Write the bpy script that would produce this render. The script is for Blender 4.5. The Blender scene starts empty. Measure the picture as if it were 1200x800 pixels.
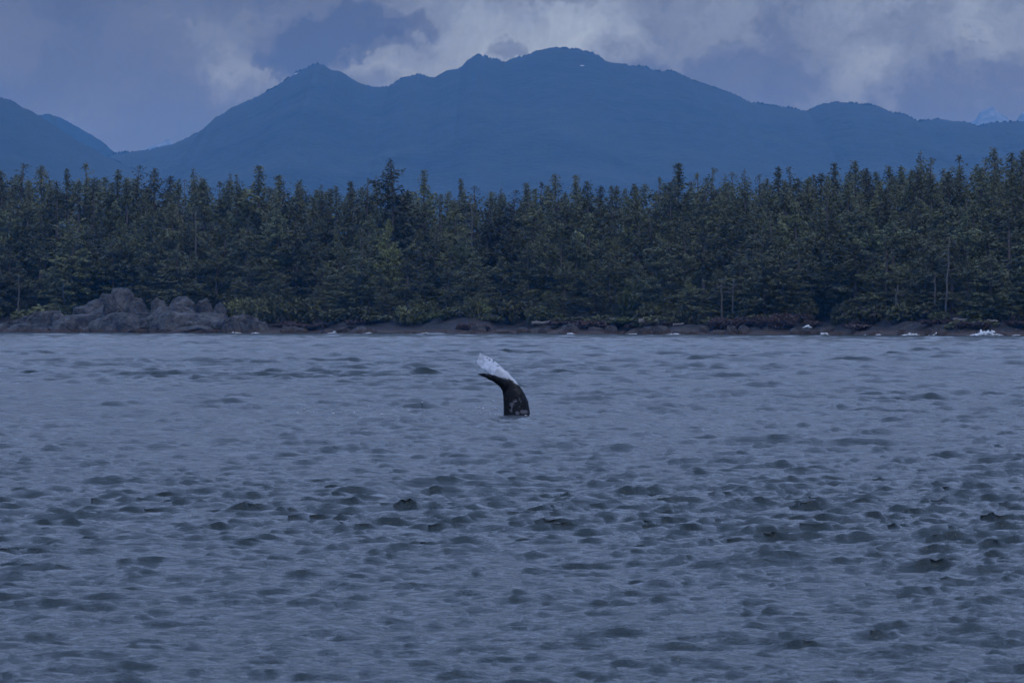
import bpy, math, random
import numpy as np
from mathutils import Vector, noise as mnoise

SC = bpy.context.scene
COL = SC.collection
R = math.radians

# ------------------------------------------------------------------ camera
CAM_H = 3.16            # eye height on the boat, metres
F = 5000.0              # focal length in photo pixels (1200 wide)
HORIZON = 374.0         # photo row of the true horizon
cam_d = bpy.data.cameras.new("camera")
cam = bpy.data.objects.new("camera", cam_d); COL.objects.link(cam)
cam_d.sensor_width = 36.0
cam_d.lens = 36.0 * F / 1200.0
cam_d.clip_start = 0.5
cam_d.clip_end = 60000.0
cam.location = (0, 0, CAM_H)
cam.rotation_euler = (R(90) - math.atan((400 - HORIZON) / F), 0, 0)
cam_d.dof.use_dof = True
cam_d.dof.focus_distance = 139.0
cam_d.dof.aperture_fstop = 9.0
SC.camera = cam

# ------------------------------------------------------------------ render settings
SC.view_settings.view_transform = 'Standard'
SC.view_settings.look = 'None'
SC.view_settings.exposure = EXPOSURE = -0.55
SC.view_settings.gamma = 1.0
SC.view_settings.use_curve_mapping = False
SC.render.engine = 'CYCLES'
SC.cycles.use_denoising = True
SC.cycles.max_bounces = 6
SC.cycles.diffuse_bounces = 2
SC.cycles.glossy_bounces = 3
SC.cycles.volume_bounces = 1
SC.cycles.use_adaptive_sampling = False

# ------------------------------------------------------------------ node helpers
class NT:
    def __init__(self, tree):
        self.t = tree; tree.nodes.clear()
    def n(self, typ, **kw):
        nd = self.t.nodes.new(typ)
        for k, v in kw.items(): setattr(nd, k, v)
        return nd
    def put(self, sock, v):
        if isinstance(v, bpy.types.NodeSocket): self.t.links.new(v, sock)
        elif v is not None:
            if isinstance(v, (tuple, list)) and len(v) == 3 and sock.type == 'RGBA': v = (*v, 1)
            sock.default_value = v
    def math(self, op, a, b=None, c=None, clamp=False):
        nd = self.n('ShaderNodeMath', operation=op, use_clamp=clamp)
        for s, v in zip(nd.inputs, (a, b, c)): self.put(s, v)
        return nd.outputs[0]
    def vmath(self, op, a, b=None, scale=None):
        nd = self.n('ShaderNodeVectorMath', operation=op)
        self.put(nd.inputs[0], a)
        if b is not None: self.put(nd.inputs[1], b)
        if scale is not None: self.put(nd.inputs['Scale'], scale)
        return nd.outputs['Value'] if op in ('LENGTH', 'DOT_PRODUCT') else nd.outputs[0]
    def noise(self, vec, scale, detail=4, rough=.5, dist=0.0, out=0):
        nd = self.n('ShaderNodeTexNoise')
        self.put(nd.inputs['Vector'], vec)
        nd.inputs['Scale'].default_value = scale; nd.inputs['Detail'].default_value = detail
        nd.inputs['Roughness'].default_value = rough; nd.inputs['Distortion'].default_value = dist
        return nd.outputs[out]
    def ramp(self, fac, stops, mode='LINEAR'):
        nd = self.n('ShaderNodeValToRGB'); el = nd.color_ramp.elements
        nd.color_ramp.interpolation = mode
        while len(el) < len(stops): el.new(.5)
        for e, (p, c) in zip(el, stops):
            e.position = p
            e.color = (c, c, c, 1) if isinstance(c, (int, float)) else (*c, 1)
        self.put(nd.inputs[0], fac)
        return nd.outputs[0]
    def mix(self, fac, a, b, blend='MIX'):
        nd = self.n('ShaderNodeMix', data_type='RGBA', blend_type=blend)
        self.put(nd.inputs[0], fac); self.put(nd.inputs[6], a); self.put(nd.inputs[7], b)
        return nd.outputs[2]
    def maprange(self, v, a, b, c=0.0, d=1.0, smooth=True):
        nd = self.n('ShaderNodeMapRange', interpolation_type='SMOOTHSTEP' if smooth else 'LINEAR')
        for s, x in zip(nd.inputs, (v, a, b, c, d)): self.put(s, x)
        return nd.outputs[0]
    def sep(self, v):
        nd = self.n('ShaderNodeSeparateXYZ'); self.put(nd.inputs[0], v); return nd.outputs
    def comb(self, x, y, z):
        nd = self.n('ShaderNodeCombineXYZ')
        for s, v in zip(nd.inputs, (x, y, z)): self.put(s, v)
        return nd.outputs[0]
    def bump(self, h, strength, dist=1.0, normal=None):
        nd = self.n('ShaderNodeBump')
        self.put(nd.inputs['Height'], h); nd.inputs['Strength'].default_value = strength
        nd.inputs['Distance'].default_value = dist
        if normal is not None: self.put(nd.inputs['Normal'], normal)
        return nd.outputs[0]

def material(name):
    m = bpy.data.materials.new(name); m.use_nodes = True
    t = NT(m.node_tree)
    out = t.n('ShaderNodeOutputMaterial')
    bs = t.n('ShaderNodeBsdfPrincipled')
    t.t.links.new(bs.outputs[0], out.inputs['Surface'])
    return m, t, bs

# ------------------------------------------------------------------ sky: overcast cloud deck over a Nishita sky
SUN_EL, SUN_AZ = R(48), R(150)      # high, behind the camera's right shoulder
W = bpy.data.worlds.new("World"); SC.world = W; W.use_nodes = True
w = NT(W.node_tree)
wo = w.n('ShaderNodeOutputWorld'); bg = w.n('ShaderNodeBackground')
w.t.links.new(bg.outputs[0], wo.inputs[0])
bg.inputs['Strength'].default_value = 0.1
sky = w.n('ShaderNodeTexSky', sky_type='NISHITA')
sky.sun_disc = False; sky.sun_elevation = SUN_EL; sky.sun_rotation = SUN_AZ
gen = w.n('ShaderNodeTexCoord').outputs['Generated']
# ragged coordinates for the cloud edges
w1 = w.vmath('SUBTRACT', w.noise(gen, 30, 6, .6, out=1), (.5, .5, .5))
w2 = w.vmath('SUBTRACT', w.noise(gen, 110, 4, .6, out=1), (.5, .5, .5))
wd = w.vmath('ADD', w.vmath('SCALE', w1, scale=.030), w.vmath('SCALE', w2, scale=.017))
w3 = w.vmath('SUBTRACT', w.noise(gen, 330, 3, .6, out=1), (.5, .5, .5))
wd = w.vmath('ADD', wd, w.vmath('SCALE', w3, scale=.005))
dv = w.vmath('ADD', gen, wd)
dx_, dy_, dz_ = w.sep(dv)
st = w.comb(dx_, dy_, w.math('MULTIPLY', dz_, 1.7))
big = w.noise(st, 9, 3, .5)
mid = w.noise(st, 34, 8, .62)
lum = w.math('ADD', w.math('MULTIPLY', w.math('SUBTRACT', big, .5), .34), w.math('MULTIPLY', w.math('SUBTRACT', mid, .5), 1.0))
lum = w.math('ADD', lum, .40)
front = w.maprange(dy_, .2, .6)
def blob(px, py, sx, sy, amp, hard=False):
    """a cloud (amp < 0: dark, amp > 0: bright gap) at a direction in the sky"""
    global lum
    u, v = (px - 600) / F, (HORIZON - py) / F
    a = w.math('DIVIDE', w.math('SUBTRACT', dx_, u), sx / F)
    b = w.math('DIVIDE', w.math('SUBTRACT', dz_, v), sy / F)
    d2 = w.math('ADD', w.math('MULTIPLY', a, a), w.math('MULTIPLY', b, b))
    g = w.math('EXPONENT', w.math('MULTIPLY', d2, -1.0))
    if hard: g = w.maprange(w.math('ADD', g, w.math('MULTIPLY', w.math('SUBTRACT', mid, .5), 1.1)), .12, .66)
    g = w.math('MULTIPLY', g, front)
    lum = w.math('ADD', lum, w.math('MULTIPLY', g, amp))
blob(570, 50, 150, 65, .40); blob(470, 92, 70, 30, .22); blob(1010, 85, 70, 50, .24); blob(1150, 30, 110, 50, .22); blob(255, 70, 70, 60, .05); blob(310, 20, 70, 26, .08)
blob(690, 25, 60, 60, .25); blob(285, 88, 40, 40, .22)
blob(120, -15, 260, 42, -.30); blob(60, 60, 160, 70, -.10); blob(210, 130, 160, 70, -.04)
blob(385, 50, 85, 27, -.58, True); blob(330, 74, 42, 20, -.42, True); blob(445, 24, 62, 20, -.42, True)
blob(600, 52, 26, 18, -.34, True); blob(800, 60, 110, 80, -.08); blob(860, 100, 110, 30, -.20, True); blob(930, 40, 220, 90, .10)
blob(760, 100, 70, 30, -.12, True); blob(1110, 90, 50, 40, -.10); blob(650, -10, 50, 20, -.2, True)
CLOUD_LO, CLOUD_HI = (.86, .86, .92), (5.4, 6.6, 7.6)
cloud = w.ramp(lum, [(0.0, CLOUD_LO), (0.42, (1.58, 1.62, 1.62)), (1.0, CLOUD_HI)])
# an overcast sky is about three times as bright overhead as at the horizon; thinner, bluer cloud higher up
up = w.maprange(w.sep(gen)[2], .05, .28)
cloud = w.mix(1.0, cloud, w.mix(up, (1, 1, 1), (4.2, 5.65, 10.0)), 'MULTIPLY')
w.put(bg.inputs['Color'], w.mix(.94, sky.outputs[0], cloud))

sun_d = bpy.data.lights.new("sun", 'SUN'); sun = bpy.data.objects.new("sun", sun_d); COL.objects.link(sun)
sun_d.energy = 1.0; sun_d.angle = R(12); sun_d.color = (1, .96, .9)
sd = Vector((math.sin(SUN_AZ) * math.cos(SUN_EL), math.cos(SUN_AZ) * math.cos(SUN_EL), math.sin(SUN_EL)))
sun.rotation_euler = sd.to_track_quat('Z', 'Y').to_euler()
sun.location = (0, 0, 2000)

# ------------------------------------------------------------------ object helpers
def tag(o, label=None, cat=None, group=None, kind=None):
    if label: o['label'] = label
    if cat: o['category'] = cat
    if group: o['group'] = group
    if kind: o['kind'] = kind
    return o
def link(name, me, parent=None, mat=None):
    o = bpy.data.objects.new(name, me); COL.objects.link(o)
    if parent is not None: o.parent = parent
    if mat is not None:
        me.materials.clear(); me.materials.append(mat)
    return o
def empty(name, loc, rz=0.0):
    o = bpy.data.objects.new(name, None); COL.objects.link(o)
    o.location = loc; o.rotation_euler = (0, 0, rz); o.empty_display_size = .5
    return o
def mesh_np(name, V, Fc, smooth=False):
    """mesh from an (n,3) array and an (m,3) or (m,4) int array"""
    V = np.asarray(V, np.float32); Fc = np.asarray(Fc, np.int32)
    me = bpy.data.meshes.new(name)
    k = Fc.shape[1]
    me.vertices.add(len(V)); me.vertices.foreach_set('co', V.ravel())
    me.loops.add(Fc.size); me.loops.foreach_set('vertex_index', Fc.ravel())
    me.polygons.add(len(Fc)); me.polygons.foreach_set('loop_start', np.arange(0, Fc.size, k, dtype=np.int32))
    me.polygons.foreach_set('loop_total', np.full(len(Fc), k, np.int32))
    me.update(calc_edges=True)
    if smooth: me.polygons.foreach_set('use_smooth', np.ones(len(Fc), bool))
    return me
def copy_tree(o, parent=None):
    c = o.copy(); COL.objects.link(c)
    if parent is not None: c.parent = parent
    for ch in [x for x in o.children]: copy_tree(ch, c)
    return c

def shore_dist(a):                    # distance of the waterline at azimuth a (x/y)
    u = np.clip(a * F + 600, -900, 2100)
    wob = 6 * np.sin(u / 47.0) + 4 * np.sin(u / 19.0 + 1)
    return CAM_H * F / (15.6 + 4.0 * u / 1200.0) + wob
def at(px, py, D):                    # point at distance D seen at photo pixel px, py
    return ((px - 600) / F * D, D, CAM_H + (HORIZON - py) / F * D)

# smooth value noise on arrays
def vnoise(x, y, seed=0):
    rs = np.random.RandomState(seed); T = rs.rand(256, 256)
    xi = np.floor(x).astype(int); yi = np.floor(y).astype(int)
    fx = x - xi; fy = y - yi
    fx = fx * fx * (3 - 2 * fx); fy = fy * fy * (3 - 2 * fy)
    g = lambda i, j: T[i % 256, j % 256]
    return ((g(xi, yi) * (1 - fx) + g(xi + 1, yi) * fx) * (1 - fy) + (g(xi, yi + 1) * (1 - fx) + g(xi + 1, yi + 1) * fx) * fy) * 2 - 1
def fbm(x, y, seed=0, oct=4, gain=.5):
    s = 0; a = 1.0
    for i in range(oct):
        s = s + a * vnoise(x * 2 ** i + 17.3 * i, y * 2 ** i + 5.1 * i, seed + i); a *= gain
    return s

# ------------------------------------------------------------------ sea: wind chop from a spectrum
def tile_fields(N, L, seed, lam_p, hs, wind, cuts, spread=2.0, kpow=3.6):
    rs = np.random.RandomState(seed)
    k1 = np.fft.fftfreq(N, L / N) * 2 * np.pi
    KX, KY = np.meshgrid(k1, k1, indexing='ij'); K = np.hypot(KX, KY); K[0, 0] = 1
    kp = 2 * np.pi / lam_p
    c = np.clip((KX * wind[0] + KY * wind[1]) / K, 0, 1)
    S = np.exp(-1.25 * (kp / K) ** 2) / K ** kpow * (c ** spread + .012)
    S[0, 0] = 0
    H = np.sqrt(S) * (rs.randn(N, N) + 1j * rs.randn(N, N))
    h = np.real(np.fft.ifft2(H)); H *= (hs / 4) / h.std()
    out = []
    for lc in cuts:
        Hf = H * np.exp(-(K * lc / (2 * np.pi)) ** 6)
        out.append(np.stack([np.real(np.fft.ifft2(Hf)), np.real(np.fft.ifft2(1j * KX / K * Hf)), np.real(np.fft.ifft2(1j * KY / K * Hf))], -1).astype(np.float32))
    return out
def sample(tile, N, L, x, y):
    fx = (x / L * N) % N; fy = (y / L * N) % N
    i = np.floor(fx).astype(np.int32) % N; j = np.floor(fy).astype(np.int32) % N
    tx = (fx - np.floor(fx))[:, None].astype(np.float32); ty = (fy - np.floor(fy))[:, None].astype(np.float32)
    i2 = (i + 1) % N; j2 = (j + 1) % N
    return (tile[i, j] * (1 - tx) + tile[i2, j] * tx) * (1 - ty) + (tile[i, j2] * (1 - tx) + tile[i2, j2] * tx) * ty
CUTS = [.10, .20, .40, .80, 1.6, 3.2]
NT_ = 512
WD = np.array([.20, -.98]); WD /= np.hypot(*WD)
TILES = []
for L, sd_, lp, hs, ang, sp in ((23.0, 3, .60, .092, 0.0, 9.0), (43.7, 8, 1.7, .088, .22, 14.0), (190.0, 5, 7.5, .46, -.15, 8.0)):
    wv = (WD[0] * math.cos(ang) - WD[1] * math.sin(ang), WD[0] * math.sin(ang) + WD[1] * math.cos(ang))
    TILES.append((L, ang, tile_fields(NT_, L, sd_, lp, hs, wv, CUTS, sp, 3.3)))
# a few steeper single crests seen in the photograph: px, py, width m, height m
CRESTS = [(915, 660, .75, .34), (590, 579, .9, .20), (858, 439, 1.3, .34), (905, 452, 1.8, .28), (1090, 634, .7, .20),
          (980, 632, .9, .20), (660, 643, 1.0, .16), (760, 742, .7, .14), (870, 738, .8, .17), (90, 662, .5, .2), (50, 725, .6, .16),
          (160, 632, .8, .17), (295, 632, .7, .15), (820, 776, 1.2, .15), (110, 517, .8, .2), (690, 770, 1.1, .14), (1120, 528, .8, .22),
          (1180, 508, 1.4, .25), (830, 514, 1.1, .22), (520, 455, 1.4, .22), (260, 452, 1.8, .2), (385, 522, .9, .17), (700, 592, .6, .12)]
CR = []
for px, py, wd_, ht in CRESTS:
    D = CAM_H * F / (py - HORIZON); CR.append(((px - 600) / F * D, D, wd_ * .8, ht * .36))
def wave(x, y, dr):
    lev = np.clip(np.log2(np.maximum(dr * 1.6, .10) / .10), 0, len(CUTS) - 1.001)
    l0 = np.floor(lev).astype(int); f = (lev - l0)[:, None].astype(np.float32)
    out = np.zeros((len(x), 3), np.float32)
    for L, ang, lods in TILES:
        ck = 1.35 if L < 100 else 1.3
        c, s = math.cos(ang), math.sin(ang)
        xr, yr = x * c + y * s, -x * s + y * c
        for l in range(len(CUTS)):
            big_damp = (.34 + .66 * np.clip((np.hypot(x, y) - 70) / 170, 0, 1)) * (1.0 - .6 * np.exp(-((x - .2) ** 2 + (y - 136) ** 2) / 14.0 ** 2)) if L > 100 else (.9 + .45 * np.clip((np.hypot(x, y) - 50) / 120, 0, 1)) if L > 30 else None
            for dl in (0, 1):
                m = np.nonzero(l0 + dl == l)[0]
                if len(m):
                    wgt = f[m] if dl else 1 - f[m]
                    if big_damp is not None: wgt = wgt * big_damp[m][:, None].astype(np.float32)
                    q = sample(lods[l], NT_, L, xr[m], yr[m])
                    hx = q[:, 1] * c - q[:, 2] * s; hy = q[:, 1] * s + q[:, 2] * c
                    out[m] += wgt * np.stack([hx * ck, hy * ck, q[:, 0]], -1)
    # gusts: patches of rougher and smoother water
    g = 1.0 + .38 * fbm(x / 23.0, y / 38.0, 40, 3)
    out *= g[:, None].astype(np.float32)
    for cx, cy, wd_, ht in CR:
        ex = (x - cx) / wd_; ey = (y - cy - .18 * (x - cx)) / (.34 + .22 * wd_)
        m = (np.abs(ex) < 3) & (np.abs(ey) < 3)
        if m.any():
            e2 = ey[m]; sk = np.where(e2 < 0, 1.35, .6)
            out[m, 2] += ht * np.exp(-ex[m] ** 2 - (e2 * sk) ** 2)
            out[m, 1] -= .5 * ht * np.exp(-ex[m] ** 2 - e2 ** 2)
    fade = np.clip((16.5 - np.degrees(np.abs(np.arctan2(x, y)))) / 6, 0, 1) * np.clip((1300 - np.hypot(x, y)) / 300, 0, 1)
    out *= fade[:, None].astype(np.float32)
    return out
RATIO = .002
def wave_at(x, y):
    x = np.atleast_1d(np.asarray(x, float)); y = np.atleast_1d(np.asarray(y, float))
    return wave(x, y, np.hypot(x, y) * RATIO)

def build_sea():
    th_in = np.linspace(-R(8.6), R(8.6), 421)
    g = R(8.6) + (R(180) - R(8.6)) * np.linspace(0, 1, 46)[1:] ** 2.6
    th = np.concatenate([-g[::-1], th_in, g])                    # -180 .. 180, seam at the back
    r = np.concatenate([np.geomspace(2.0, 26, 30)[:-1], np.geomspace(26, 1080, 1860), np.geomspace(1080, 20000, 40)[1:]])
    RR, TT = np.meshgrid(r, th, indexing='ij')
    x = (RR * np.sin(TT)).ravel(); y = (RR * np.cos(TT)).ravel()
    dr = np.gradient(r)[:, None] * np.ones_like(TT)
    dth = np.gradient(th)[None, :] * RR * .35
    d = wave(x, y, np.maximum(dr, dth).ravel())
    V = np.stack([x + d[:, 0], y + d[:, 1], d[:, 2]], -1)
    n, m = RR.shape
    idx = np.arange(n * m).reshape(n, m)
    q = np.stack([idx[:-1, :-1], idx[:-1, 1:], idx[1:, 1:], idx[1:, :-1]], -1).reshape(-1, 4)[:, ::-1]
    me = mesh_np('sea', V, q, True)
    return me
m_sea, t, bs = material('sea_water')
pos = t.n('ShaderNodeNewGeometry').outputs['Position']
px_, py_, pz_ = t.sep(pos)
rot = t.comb(t.math('ADD', t.math('MULTIPLY', px_, .95), t.math('MULTIPLY', py_, .30)),
             t.math('MULTIPLY', t.math('SUBTRACT', t.math('MULTIPLY', py_, .95), t.math('MULTIPLY', px_, .30)), 1.5), pz_)
n1 = t.noise(rot, 1.7, 5, .64, .6)
n2 = t.noise(rot, 5.0, 5, .66, .3)
hh = t.math('ADD', t.math('MULTIPLY', n1, .05), t.math('MULTIPLY', n2, .13))
t.put(bs.inputs['Normal'], t.bump(hh, .6, 1.0))
t.put(bs.inputs['Base Color'], (.016, .028, .030))
bs.inputs['Roughness'].default_value = .08
bs.inputs['IOR'].default_value = 1.333
tag(link('sea_water', build_sea(), None, m_sea), kind='structure')

# ------------------------------------------------------------------ land behind the shore
def ground_z(a, s):                   # azimuth, metres behind the waterline
    X = a * 900
    rocky = np.clip(s / 14.0, -1, 1)
    z = 2.6 * rocky + np.clip(s - 14, 0, None) * .05
    z = z + np.where(s > -2, fbm(X / 7.0, s / 6.0, 60, 4) * (.35 + .55 * np.clip(s / 10, 0, 1)), 0)
    z = z + fbm(X / 40.0, s / 40.0, 70, 2) * .9 * np.clip(s / 20, 0, 1)
    z = z - np.clip(s - 200, 0, None) * .14
    return z
def build_ground():
    a = np.linspace(-.30, .30, 620)
    s = np.concatenate([np.linspace(-8, 30, 45), np.linspace(34, 330, 40)])
    S, A = np.meshgrid(s, a, indexing='ij')
    D = shore_dist(A) + S
    Z = ground_z(A, S)
    V = np.stack([A * D, D, Z], -1).reshape(-1, 3)
    n, m = S.shape; idx = np.arange(n * m).reshape(n, m)
    q = np.stack([idx[:-1, :-1], idx[:-1, 1:], idx[1:, 1:], idx[1:, :-1]], -1).reshape(-1, 4)
    return mesh_np('ground', V, q, True)
def rock_nodes(t, bs, base_dark, base_light, scale):
    geo = t.n('ShaderNodeNewGeometry').outputs['Position']
    n1 = t.noise(geo, scale, 6, .65); n2 = t.noise(geo, scale * 5, 4, .6)
    c = t.ramp(t.math('ADD', t.math('MULTIPLY', n1, .7), t.math('MULTIPLY', n2, .3)), [(.42, base_dark), (.51, tuple(.5 * (p + q) for p, q in zip(base_dark, base_light))), (.59, base_light)])
    z = t.math('ADD', t.sep(geo)[2], t.math('MULTIPLY', t.math('SUBTRACT', n1, .5), 1.8))
    band = t.maprange(z, .5, 1.2)
    c = t.mix(band, t.mix(n2, (.075, .042, .024), (.030, .024, .020)), c)
    t.put(bs.inputs['Base Color'], c)
    bs.inputs['Roughness'].default_value = .75
    vr = t.n('ShaderNodeTexVoronoi', feature='DISTANCE_TO_EDGE'); t.put(vr.inputs['Vector'], t.vmath('ADD', geo, t.vmath('SCALE', t.noise(geo, .8, 3, .5, out=1), scale=1.2)))
    vr.inputs['Scale'].default_value = .28
    crack = t.maprange(vr.outputs['Distance'], 0, .06)
    h = t.math('ADD', t.math('MULTIPLY', n1, .9), t.math('MULTIPLY', n2, .35))
    h = t.math('ADD', h, t.math('MULTIPLY', crack, .25))
    t.put(bs.inputs['Normal'], t.bump(h, .9, .8))
    return c
m_ground, t, bs = material('shore_ground'); rock_nodes(t, bs, (.008, .007, .008), (.026, .022, .021), .5)
tag(link('ground', build_ground(), None, m_ground), kind='structure')

# ------------------------------------------------------------------ mountains
def profile(points, u):
    p = np.array(points, float); return np.interp(u, p[:, 0], p[:, 1])
MAIN = [(-700, 250), (-300, 215), (60, 205), (120, 188), (135, 181), (150, 179), (180, 175), (205, 168), (235, 155), (250, 140), (270, 128), (300, 114), (325, 102), (335, 94),
        (345, 87), (360, 80), (372, 75), (378, 76), (390, 83), (398, 84), (410, 91), (420, 98), (437, 103), (455, 102), (470, 93), (492, 87), (500, 90), (510, 92),
        (522, 85), (540, 79), (550, 70), (559, 65), (570, 67), (580, 70), (590, 74), (600, 69), (615, 66), (625, 62), (640, 57), (652, 56), (665, 58), (680, 59),
        (700, 65), (710, 72), (730, 76), (755, 79), (770, 84), (785, 84), (800, 88), (810, 94), (830, 101), (850, 108), (860, 110), (875, 119), (895, 123),
        (920, 126), (945, 130), (960, 123), (980, 119.5), (1000, 122), (1030, 125), (1045, 132), (1060, 135), (1075, 143), (1100, 140), (1130, 143), (1145, 149),
        (1165, 144), (1200, 143), (1260, 150), (1400, 170), (1700, 220), (1900, 250)]
LEFT = [(-900, 190), (-600, 150), (-300, 95), (-100, 98), (-40, 108), (0, 115), (10, 117), (20, 122), (40, 133), (70, 152), (100, 170), (125, 183), (150, 196), (260, 240), (420, 290)]
LEFT2 = [(-400, 160), (-100, 140), (40, 136), (48, 135), (60, 135), (75, 141), (90, 150), (105, 157), (120, 167), (132, 178), (150, 190), (240, 230), (380, 280)]
SNOWL = [(-200, 230), (100, 195), (150, 182), (165, 175), (178, 166), (186, 164), (195, 160), (204, 163), (212, 170), (240, 185), (300, 230)]
SNOWR = [(1000, 200), (1080, 165), (1120, 150), (1132, 140), (1142, 131), (1150, 122), (1158, 118), (1163, 116), (1169, 121), (1178, 130), (1188, 134), (1196, 126), (1204, 119), (1225, 110), (1260, 130), (1320, 160), (1450, 220)]
def range_mesh(name, pts, D0, depth_f, depth_b, u0, u1, cols, seed, rough=1.0, spur=.10, trees=1.0):
    u = np.linspace(u0, u1, cols)
    zr = CAM_H + (HORIZON - profile(pts, u)) / F * D0
    zr = np.maximum(zr, 0)
    px = D0 / F
    xs = (u - 600) / F * D0
    ser0 = fbm(u / 9.0, u * 0 + 3, seed, 3) * .8 * px * rough
    ser = np.abs(vnoise(u / 1.7, u * 0 + 1, seed + 9)) * 2.8 * px * trees * (vnoise(u / 40, u * 0, seed + 4) * .5 + .7)
    ser = ser + ser0
    v = np.concatenate([-np.linspace(1, 0, 90) ** 1.6, np.linspace(0, 1, 25)[1:]])
    U, Vv = np.meshgrid(np.arange(cols), v)
    X = xs[U]; t_ = np.abs(Vv)
    Y = D0 + np.where(Vv < 0, Vv * depth_f, Vv * depth_b)
    wob = fbm(X / (depth_f * .22), Y / (depth_f * .35), seed + 20, 4)
    base = zr[U] * (1 - t_ ** 1.15)
    rid = 1 - np.abs(fbm(X / (depth_f * .30) + wob * .3, Y / (depth_f * .5), seed + 31, 3, .4))
    amp = zr[U] * spur * np.clip(np.sin(np.pi * np.clip(t_, 0, 1)) , 0, 1)
    Z = base + ser[U] * np.exp(-t_ / .012) + amp * (rid - .95) + fbm(X / 40, Y / 40, seed + 50, 3) * 3.0 * np.clip(t_ * 6, 0, 1)
    # keep every slope below the line of sight to its crest so that the ridge stays the skyline
    lim = CAM_H + (zr[U] - CAM_H) * Y / D0 - .6 * px * np.clip(t_ * 8, 0, 1)
    Z = np.where(Vv < 0, np.minimum(Z, lim), Z)
    Z = np.where(t_ > .985, -3.0, Z)
    n, m = Z.shape; idx = np.arange(n * m).reshape(n, m)
    q = np.stack([idx[:-1, :-1], idx[:-1, 1:], idx[1:, 1:], idx[1:, :-1]], -1).reshape(-1, 4)
    return mesh_np(name, np.stack([X, Y, Z], -1).reshape(-1, 3), q, True)
m_mtn, t, bs = material('forested_slope')
geo = t.n('ShaderNodeNewGeometry'); P = geo.outputs['Position']
n1 = t.noise(P, .006, 6, .6); n2 = t.noise(P, .05, 4, .7)
c = t.ramp(t.math('ADD', t.math('MULTIPLY', n1, .6), t.math('MULTIPLY', n2, .4)), [(.3, (.009, .018, .016)), (.6, (.020, .032, .026)), (.78, (.038, .046, .040))])
zz = t.sep(P)[2]
snow = t.math('MULTIPLY', t.maprange(t.math('ADD', t.noise(P, .016, 4, .65), 0), .71, .74), t.maprange(zz, 525, 580))
c = t.mix(snow, c, (.75, .78, .82))
t.put(bs.inputs['Base Color'], c); bs.inputs['Roughness'].default_value = .9
t.put(bs.inputs['Normal'], t.bump(n2, .8, 12))
m_snow, t, bs = material('snow_rock')
geo = t.n('ShaderNodeNewGeometry'); P = geo.outputs['Position']
n1 = t.noise(P, .008, 5, .6, .5)
t.put(bs.inputs['Base Color'], t.mix(t.maprange(t.noise(P, .022, 5, .7), .45, .68), (.09, .09, .10), (.24, .24, .25))); bs.inputs['Roughness'].default_value = .8
for nm, pts, D0, df, db, u0, u1, cols, sd_, mt, kw in (
        ('mountain_range', MAIN, 10000, 2600, 2600, -500, 1750, 2600, 11, m_mtn, {}),
        ('near_mountain', LEFT, 8600, 2300, 1500, -800, 400, 700, 23, m_mtn, {}),
        ('ridge', LEFT2, 11400, 1300, 2000, -350, 360, 420, 37, m_mtn, {}),
        ('snowy_peak', [(a, b + 5) for a, b in SNOWL], 19500, 2500, 2500, -150, 290, 260, 41, m_snow, dict(trees=.3, rough=2.5, spur=.35)),
        ('snowy_peak', [(a, b + 9) for a, b in SNOWR], 19500, 2500, 2500, 1000, 1440, 260, 43, m_snow, dict(trees=.3, rough=2.5, spur=.35))):
    tag(link(nm, range_mesh(nm, pts, D0, df, db, u0, u1, cols, sd_, **kw), None, mt), kind='structure')

# ------------------------------------------------------------------ air between
m_haze = bpy.data.materials.new('haze_air'); m_haze.use_nodes = True
t = NT(m_haze.node_tree); o_ = t.n('ShaderNodeOutputMaterial'); pv = t.n('ShaderNodeVolumePrincipled')
t.t.links.new(pv.outputs[0], o_.inputs['Volume'])
pv.inputs['Color'].default_value = (.08, .43, 1.0, 1)
pv.inputs['Absorption Color'].default_value = (1, 1, 1, 1)
pv.inputs['Density'].default_value = 0.48e-4
pv.inputs['Anisotropy'].default_value = 0.0
hb = np.array([(x, y, z) for z in (-3.6, 940) for y in (-20600, 20600) for x in (-20600, 20600)], float)
hf = [(0, 2, 3, 1), (4, 5, 7, 6), (0, 1, 5, 4), (2, 6, 7, 3), (0, 4, 6, 2), (1, 3, 7, 5)]
tag(link('haze', mesh_np('haze', hb, hf), None, m_haze), kind='stuff')

# ------------------------------------------------------------------ trees
def tube(P, rad, sides=6):
    P = np.asarray(P, float); V = []; Fc = []
    for i, (p, r_) in enumerate(zip(P, rad)):
        d = P[min(i + 1, len(P) - 1)] - P[max(i - 1, 0)]; d /= np.linalg.norm(d) + 1e-9
        a = np.cross(d, (0, 1, 0.01) if abs(d[1]) < .9 else (1, 0, 0)); a /= np.linalg.norm(a); b = np.cross(d, a)
        for k in range(sides):
            an = 2 * math.pi * k / sides; V.append(p + r_ * (math.cos(an) * a + math.sin(an) * b))
    for i in range(len(P) - 1):
        for k in range(sides):
            k2 = (k + 1) % sides; Fc.append((i * sides + k, i * sides + k2, (i + 1) * sides + k2, (i + 1) * sides + k))
    return V, Fc
class Tubes:
    def __init__(self): self.V = []; self.F = []
    def add(self, P, rad, sides=6):
        V, Fc = tube(P, rad, sides); o = len(self.V); self.V += list(V); self.F += [tuple(i + o for i in f) for f in Fc]
        n = len(V)                                      # close the top end with a quad fan
        for k in range(1, sides - 2, 2): self.F.append((o + n - sides, o + n - sides + k, o + n - sides + k + 1, o + n - sides + min(k + 2, sides - 1)))
    def mesh(self, name): return mesh_np(name, self.V, self.F, True)

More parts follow.
